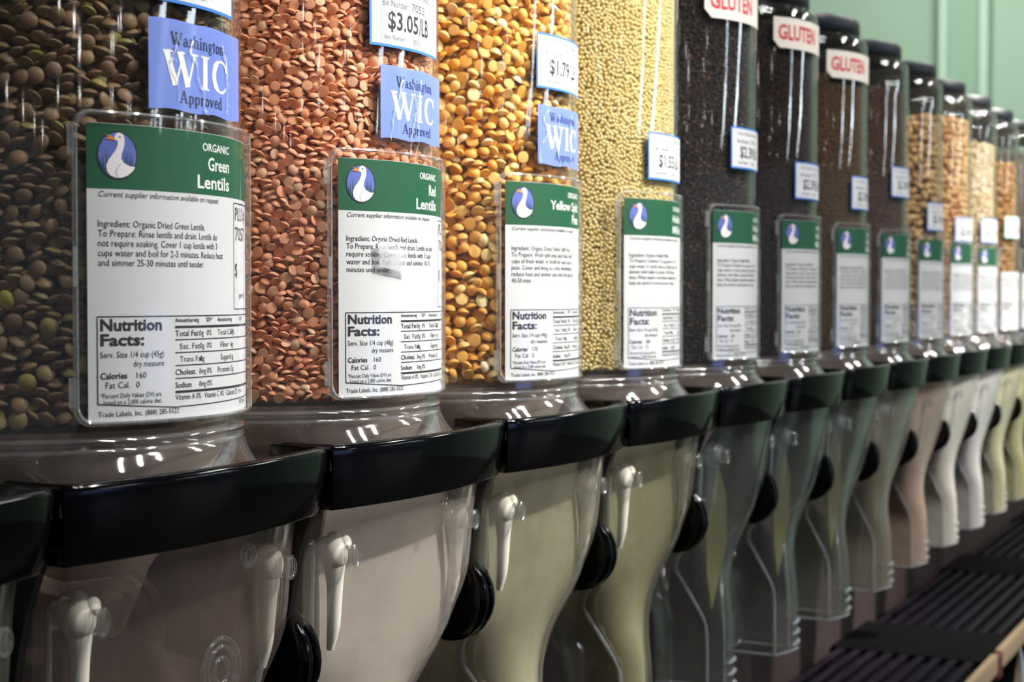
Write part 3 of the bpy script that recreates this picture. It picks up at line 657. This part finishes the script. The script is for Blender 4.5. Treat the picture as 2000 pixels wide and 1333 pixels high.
    if k in (4, 5, 6):
        pr = Print(RB+.0007); s0 = (-.0545, -.0558, -.0590)[k-4]; z0 = (.1990, .2000, .1955)[k-4]; z1 = z0+.0245
        pr.poly([(s0+.006, z0), (s0+.075, z0), (s0+.075, z1), (s0, z1), (s0, z0+.006)], CREAM, 0); pr.text('GLUTEN', s0+.0045, z0+.0070, .0115, REDP, w=.050, bold=.03, layer=2)
        o = pr.build('gluten_sticker', t); o['label'] = 'cream sticker reading GLUTEN in red'

# ------------------------------------------------------------------ contents: grains against the wall
def proto(name, kind, mat):
    bm = bmesh.new()
    if kind == 'lens':
        bmesh.ops.create_uvsphere(bm, u_segments=12, v_segments=8, radius=.5)
        for v in bm.verts:
            r = math.hypot(v.co.x, v.co.y); v.co.z = math.copysign((1-min(1, (2*r))**2)**.75*.5 if r < .5 else 0, v.co.z)
            v.co.z *= 1
    elif kind == 'half':
        bmesh.ops.create_uvsphere(bm, u_segments=12, v_segments=8, radius=.5)
        for v in bm.verts:
            if v.co.z < 0: v.co.z *= .12
            v.co.z -= .15
    elif kind == 'chunk':
        bmesh.ops.create_icosphere(bm, subdivisions=2, radius=.5); g = random.Random(5)
        for v in bm.verts: v.co *= g.uniform(.72, 1.12)
    else: bmesh.ops.create_icosphere(bm, subdivisions=2 if kind == 'bead' else 1, radius=.5)
    me = bpy.data.meshes.new(name); bm.to_mesh(me); bm.free(); me.materials.append(mat)
    me.polygons.foreach_set('use_smooth', [True]*len(me.polygons))
    if kind == 'half': me.set_sharp_from_angle(angle=R_(60))
    return bpy.data.objects.new(name, me)
def gn_instances(src):
    g = bpy.data.node_groups.new('grain_heap', 'GeometryNodeTree'); g.interface.new_socket('Geometry', in_out='INPUT', socket_type='NodeSocketGeometry'); g.interface.new_socket('Geometry', in_out='OUTPUT', socket_type='NodeSocketGeometry')
    N = g.nodes.new; L = g.links.new; gi, go = N('NodeGroupInput'), N('NodeGroupOutput'); ip = N('GeometryNodeInstanceOnPoints'); oi = N('GeometryNodeObjectInfo'); oi.inputs['Object'].default_value = src
    def attr(nm, ty):
        a = N('GeometryNodeInputNamedAttribute'); a.data_type = ty; a.inputs['Name'].default_value = nm; return a.outputs[0]
    L(gi.outputs[0], ip.inputs['Points']); L(oi.outputs['Geometry'], ip.inputs['Instance']); L(attr('grain', 'BOOLEAN'), ip.inputs['Selection']); L(attr('rot', 'FLOAT_VECTOR'), ip.inputs['Rotation']); L(attr('scl', 'FLOAT_VECTOR'), ip.inputs['Scale'])
    j = N('GeometryNodeJoinGeometry'); L(gi.outputs[0], j.inputs[0]); L(ip.outputs[0], j.inputs[0]); L(j.outputs[0], go.inputs[0]); return g
RIN = RB-.0028; ZB = -.0465
ANG0, ANG1 = R_(-100), R_(75)
def place_darts(d, t, flat, seed, ztop, layers=3, tight=.60, tries=11, sv=.12):
    """grains thrown one by one against the wall, kept where they do not overlap the earlier ones"""
    g = random.Random(seed); out = []
    for lay in range(layers):
        cell = d*1.15; grid = {}; depth = lay*t*.55+lay*d*.10
        area_ = (ANG1-ANG0)*RIN*(ztop-ZB); n = int(area_/(d*(t*.5+d*.5)*.62)*tries)
        for _ in range(n):
            s = g.uniform(ANG0*RIN, ANG1*RIN); z = g.uniform(ZB+t*.4, ztop)
            # local normal of the grain: mostly upright, some flat against the wall
            if g.random() < flat: nx, ny, nz = g.gauss(0, .35), g.choice((-1, 1)), g.gauss(0, .4)
            else: nx, ny, nz = g.gauss(0, .42), g.gauss(0, .5), 1.0
            l = math.sqrt(nx*nx+ny*ny+nz*nz); nx, ny, nz = nx/l, ny/l, nz/l; k = 1+g.uniform(-sv, sv)
            a, c = d*k/2, t*k/2
            ex = lambda u: math.sqrt(a*a*(1-u*u)+c*c*u*u)
            hs, hz, hr = ex(nx), ex(nz), ex(ny); i, j = int(s//cell), int(z//cell); ok = True
            for ii in (i-1, i, i+1):
                for jj in (j-1, j, j+1):
                    for (s2, z2, hs2, hz2) in grid.get((ii, jj), ()):
                        if ((s-s2)/(hs+hs2))**2+((z-z2)/(hz+hz2))**2 < tight: ok = False; break
                    if not ok: break
                if not ok: break
            if not ok: continue
            grid.setdefault((i, j), []).append((s, z, hs, hz)); r = RIN-hr-depth; th = s/RIN
            x, y = r*math.sin(th), -r*math.cos(th)
            N_ = Vector((nx*math.cos(th)-ny*math.sin(th)*-1, nx*math.sin(th)-ny*math.cos(th)*1, nz))   # tangent, radial, up
            q = N_.to_track_quat('Z', 'Y'); q = q @ Matrix.Rotation(g.uniform(0, 6.28), 4, 'Z').to_quaternion(); e = q.to_euler()
            out.append((clampx(x), y, z, e.x, e.y, e.z, a*2, a*2, c*2))
    return np.array(out)
def place_hex(d, seed, ztop, layers=2, asp=1.0, jit=1.0):
    g = np.random.default_rng(seed); O = []
    for lay in range(layers):
        s = np.arange(ANG0*RIN, ANG1*RIN, d*.96); z = np.arange(ZB+d*.4, ztop, d*.84); S, Z = np.meshgrid(s, z); S = S+(np.arange(len(z)) % 2)[:, None]*d*.48+lay*.4*d
        S = S.ravel()+g.normal(0, d*.20*jit, S.size); Z = Z.ravel()+g.normal(0, d*.18*jit, Z.size); r = RIN-d*.5-lay*d*.7-np.abs(g.normal(0, d*.16*jit, S.size)); th = S/RIN
        X = r*np.sin(th); X = np.clip(X, -.0745, .0745); sc_ = d*(1+g.normal(0, .07, (S.size, 1)))*np.array([[1, 1, asp]])
        O.append(np.column_stack([X, -r*np.cos(th), Z, g.uniform(0, 6.28, (S.size, 3)), sc_]))
    return np.concatenate(O)
def contents(k, name, label, pts, src, core_col, ztop, core_r):
    n = 64; V, F = rings([[cyl(core_r, 2*math.pi*i/n, z)*1.0 for i in range(n)] for z in (ZB-.001, ztop-.004)], True, True, True)
    for i in range(len(V)):
        V[i] = Vector((max(-.073, min(.073, V[i].x)), V[i].y, V[i].z))
    nc = len(V); me = bpy.data.meshes.new(name); me.from_pydata([tuple(v) for v in V]+[tuple(p[:3]) for p in pts], [], F); me.update()
    tot = nc+len(pts)
    a = me.attributes.new('grain', 'BOOLEAN', 'POINT'); a.data.foreach_set('value', [False]*nc+[True]*len(pts))
    for nm, c0 in (('rot', 3), ('scl', 6)):
        at = me.attributes.new(nm, 'FLOAT_VECTOR', 'POINT'); arr = np.zeros((tot, 3)); arr[nc:] = pts[:, c0:c0+3]; at.data.foreach_set('vector', arr.ravel())
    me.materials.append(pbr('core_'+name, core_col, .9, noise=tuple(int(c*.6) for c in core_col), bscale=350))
    o = bpy.data.objects.new(name, me); C.objects.link(o); o.location = (k*P_, 0, 0)
    md = o.modifiers.new('grains', 'NODES'); md.node_group = gn_instances(src)
    tag(o, label, 'dry food', None, 'stuff'); return o
GL = grain_mat('green_lentil_skin', [(0, (136, 108, 78)), (.3, (150, 122, 90)), (.45, (128, 104, 72)), (.6, (160, 134, 104)), (.75, (124, 90, 70)), (.9, (156, 138, 94)), (.97, (168, 156, 80)), (1, (206, 190, 90))], .5, .35)
RL_ = grain_mat('red_lentil_skin', [(0, (244, 174, 134)), (.3, (250, 186, 148)), (.5, (240, 160, 116)), (.8, (248, 180, 140)), (.95, (252, 200, 166)), (1, (246, 214, 170))], .7, .15)
YP = grain_mat('yellow_pea_flesh', [(0, (238, 180, 84)), (.3, (242, 190, 98)), (.5, (234, 166, 62)), (.7, (244, 198, 114)), (.9, (248, 224, 156)), (1, (250, 236, 200))], .5, .3)
ML = grain_mat('millet_hull', [(0, (240, 222, 158)), (.5, (246, 232, 178)), (1, (234, 212, 142))], .5, .3)
BK = grain_mat('black_grain_skin', [(0, (22, 12, 18)), (.86, (30, 16, 22)), (.93, (70, 46, 36)), (1, (120, 84, 60))], .4, .4)
MR = grain_mat('maroon_grain_skin', [(0, (34, 18, 20)), (.8, (44, 24, 24)), (1, (80, 48, 40))], .5, .3)
OB = grain_mat('olive_brown_seed', [(0, (92, 68, 36)), (1, (112, 84, 50))], .5, .3)
RBN = grain_mat('red_brown_seed', [(0, (84, 58, 46)), (1, (104, 74, 58))], .5, .3)
TN = grain_mat('tan_cluster', [(0, (206, 170, 114)), (.5, (222, 186, 130)), (.85, (190, 148, 96)), (1, (70, 48, 34))], .7, .2)
PE = grain_mat('peach_cluster', [(0, (236, 196, 140)), (.6, (242, 208, 156)), (1, (206, 142, 96))], .7, .2)
CR = grain_mat('cream_flake', [(0, (240, 224, 192)), (1, (230, 208, 170))], .7, .2)
GB = grain_mat('golden_cluster', [(0, (196, 148, 86)), (.7, (206, 162, 100)), (1, (130, 88, 50))], .7, .2)
GY = grain_mat('grey_brown_grain', [(0, (122, 104, 90)), (1, (140, 122, 106))], .7, .2)
p_lens = proto('grain_lens', 'lens', GL)
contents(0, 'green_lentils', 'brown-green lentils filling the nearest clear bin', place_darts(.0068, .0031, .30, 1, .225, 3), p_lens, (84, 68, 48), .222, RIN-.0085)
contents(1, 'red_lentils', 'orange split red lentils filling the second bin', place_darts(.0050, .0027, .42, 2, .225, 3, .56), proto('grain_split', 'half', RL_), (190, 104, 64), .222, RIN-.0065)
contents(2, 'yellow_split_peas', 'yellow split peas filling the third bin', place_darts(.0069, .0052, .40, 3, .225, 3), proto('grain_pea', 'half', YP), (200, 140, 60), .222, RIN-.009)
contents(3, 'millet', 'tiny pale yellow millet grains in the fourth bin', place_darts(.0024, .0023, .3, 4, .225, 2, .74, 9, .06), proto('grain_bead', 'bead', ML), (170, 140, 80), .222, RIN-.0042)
for k, nm, lb, m, d, kind, core, zt in [
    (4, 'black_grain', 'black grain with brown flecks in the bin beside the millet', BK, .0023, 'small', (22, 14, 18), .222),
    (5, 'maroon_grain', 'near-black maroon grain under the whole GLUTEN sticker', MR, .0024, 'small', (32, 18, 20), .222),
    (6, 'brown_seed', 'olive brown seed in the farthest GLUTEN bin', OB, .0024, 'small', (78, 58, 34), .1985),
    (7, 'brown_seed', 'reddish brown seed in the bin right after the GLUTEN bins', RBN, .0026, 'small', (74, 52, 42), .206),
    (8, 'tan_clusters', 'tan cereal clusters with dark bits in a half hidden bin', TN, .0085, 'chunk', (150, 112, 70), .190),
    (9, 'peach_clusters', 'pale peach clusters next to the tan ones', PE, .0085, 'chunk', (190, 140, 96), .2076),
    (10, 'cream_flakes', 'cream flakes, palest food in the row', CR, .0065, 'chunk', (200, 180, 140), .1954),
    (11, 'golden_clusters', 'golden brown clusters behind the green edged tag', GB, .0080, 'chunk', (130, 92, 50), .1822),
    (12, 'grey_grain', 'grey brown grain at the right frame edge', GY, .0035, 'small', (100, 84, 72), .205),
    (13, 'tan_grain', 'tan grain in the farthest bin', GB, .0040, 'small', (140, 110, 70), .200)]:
    contents(k, nm, lb, place_hex(d, k+10, zt, 2, .8 if kind == 'chunk' else 1), proto('grain_'+kind, kind, m), core, zt, RIN-d*1.7)

# ------------------------------------------------------------------ rack, tray and room
def struct(name, me, mat, **kw):
    o = link(name, me, mat, **kw); o['kind'] = 'structure'; return o
BROWN = pbr('dark_brown_panel', (60, 44, 44), .7, noise=(52, 38, 40), bscale=6)
bp = bpy.data.objects.new('back_panel', None); C.objects.link(bp); tag(bp, 'dark brown back panel running behind the spouts', 'panel')
x = -.75; L_ = 1.2
while x < 4.4:
    link('panel', bx(x+.0015, x+L_-.0015, .090, .102, -.62, -.06, .001), BROWN, bp); x += L_
link('rail', bx(-.75, 4.6, .084, .090, -.20, -.17, .001), pbr('rail_brown', (44, 32, 32), .5), bp)
tray = bpy.data.objects.new('slatted_shelf', None); C.objects.link(tray); tag(tray, 'black slatted shelf under the spouts', 'shelf')
SL = pbr('black_slat', (26, 20, 32), .35, spec=.35); SLD = pbr('black_tray', (4, 3, 5), .8, spec=.1)
link('tray_bottom', bx(-.75, 4.6, -.098, .089, -.452, -.448), SLD, tray)
slat_me = {}
def slatm(l):
    if l not in slat_me: slat_me[l] = bx(0, l, -.0048, .0048, -.0035, 0, .0012)
    return slat_me[l]
xx = -.26
while xx < 4.4:
    for i in range(9):
        o = link('slat', slatm(.45), SL, tray); o.location = (xx, .074-i*.0195, -.4400)
    link('cross_bar', bx(xx+.45, xx+.62, -.098, .089, -.4478, -.4392, .002), SLD, tray); xx += .62
EDGE = pbr('beige_shelf_edge', (168, 146, 118), .5)
er = bpy.data.objects.new('shelf_edge', None); C.objects.link(er); tag(er, 'beige shelf edge strip below the slatted shelf', 'shelf edge')
link('strip', bx(-.75, 1.475, -.1065, -.0985, -.462, -.4385, .001), EDGE, er); link('strip', bx(1.50, 4.6, -.1065, -.0985, -.462, -.4385, .001), EDGE, er)
link('joint_cover', bx(1.474, 1.501, -.1075, -.0985, -.470, -.4405, .001), pbr('red_brown_joint', (96, 52, 44), .5), er)
# foil pouch just in view at the lower right corner
g = random.Random(8); bm = bmesh.new(); bmesh.ops.create_grid(bm, x_segments=14, y_segments=14, size=.5)
top = [v for v in bm.verts]
ret = bmesh.ops.extrude_face_region(bm, geom=bm.faces[:])
for v in ret['geom']:
    if isinstance(v, bmesh.types.BMVert): v.co.z += .02
for v in bm.verts:
    e = max(0, 1-(2*abs(v.co.x))**3)*max(0, 1-(2*abs(v.co.y))**3); v.co.z = (.12 if v.co.z > .01 else -.12)*e+g.uniform(-.02, .02)*e
me = bpy.data.meshes.new('pouch'); bm.to_mesh(me); bm.free()
po = link('foil_pouch', me, pbr('silver_foil', (205, 205, 215), .28, metal=.5), sharp=20); po.scale = (.085, .222, .10); po.rotation_euler = (R_(86), 0, R_(10)); po.location = (1.325, -.166, -.508)
tag(po, 'crinkled silver pouch at the lower right corner below the shelf edge', 'pouch')
lower = bpy.data.objects.new('lower_shelf', bx(-.75, 4.6, -.30, .089, -.640, -.618, .002)); C.objects.link(lower); lower.data.materials.append(SLD); tag(lower, 'dark lower shelf board under the slatted shelf', 'shelf')
WALLG = pbr('green_wall_paint', (124, 149, 132), .85, noise=(118, 143, 126), bscale=1.5); WALLD = pbr('green_column_paint', (108, 138, 117), .8); WALLL = pbr('green_trim_paint', (132, 158, 142), .7)
struct('wall_far', bx(5.0, 5.1, -4, 4, -1.2, 1.62), WALLG); struct('column', bx(4.93, 5.0, .60, .705, -1.2, 1.62), WALLD)
struct('trim_1', bx(4.90, 5.0, .705, .735, -1.2, 1.62, .004), WALLL); struct('trim_2', bx(4.90, 5.0, .570, .60, -1.2, 1.62, .004), WALLL)
struct('wall_back', bx(-3, 5.0, 1.6, 1.7, -1.2, 1.62), WALLG)
struct('floor', bx(-6, 12, -16, 4, -1.25, -1.2), pbr('brown_floor', (48, 42, 40), .5, noise=(38, 34, 32), bscale=2))
struct('ceiling', bx(-12, 14, -18, 4, 1.66, 1.72), pbr('grey_ceiling', (120, 120, 120), .8))
# ceiling lamps whose reflections streak the canisters
LAMP = emit('lamp_glow', (.82, .93, 1.0), 6); LAMPW = emit('lamp_warm', (1, .95, .86), 10)
HOUS = pbr('lamp_housing', (200, 200, 200), .5)
def tube_lamp(p0, p1, w, label):
    a, b = Vector(p0), Vector(p1); t = (b-a).normalized(); n = Vector((-t.y, t.x, 0))*w/2; V = []
    for p in (a, b):
        for sx in (-1, 1): V += [p+n*sx+Vector((0, 0, 0)), p+n*sx+Vector((0, 0, .05))]
    f = [(0, 4, 6, 2), (1, 3, 7, 5), (0, 1, 5, 4), (2, 6, 7, 3), (0, 2, 3, 1), (4, 5, 7, 6)]
    o = link('ceiling_lamp', mesh('lamp', V, f), LAMP, smooth=False); tag(o, label, 'lamp'); return o
for p0, p1, wd, lb in [((3.55, -6.3, 1.6), (4.35, -9.3, 1.6), .28, 'long tube lamp, near end of the first ceiling row'), ((4.45, -9.75, 1.6), (5.1, -13.6, 1.6), .28, 'long tube lamp, far end of the first ceiling row'),
                       ((5.9, -4.4, 1.6), (9.0, -11.2, 1.6), .34, 'long tube lamp of the middle ceiling row'), ((8.6, -4.4, 1.6), (11.1, -9.4, 1.6), .3, 'long tube lamp of the outer ceiling row')]:
    tube_lamp(p0, p1, wd, lb)
for i, (x, y) in enumerate([(-3.7, -8.0), (0.05, -8.75), (-3.6, -8.9), (-.65, -9.6), (-3.8, -9.3), (-.95, -12.2), (-4.6, -11.3), (1.3, -13.0), (-4.35, -6.8), (-10.6, -6.1), (-10.5, -8.3), (-10.35, -10.0), (-10.2, -11.4), (-6.8, -10.2)]):
    bm = bmesh.new(); bmesh.ops.create_cone(bm, cap_ends=True, segments=16, radius1=.06, radius2=.05, depth=.06); me = bpy.data.meshes.new('d'); bm.to_mesh(me); bm.free()
    o = link('round_lamp', me, LAMPW); o.location = (x, y, 1.6); tag(o, 'small round warm ceiling lamp above the open shop floor', 'lamp', 'round ceiling lamps')
o = link('display_case', bx(1.5, 4.2, -9.2, -9.0, -.62, -.06), emit('case_glow', (.30, .42, .95), .8), smooth=False); tag(o, 'long lit blue display case across the aisle', 'display case')
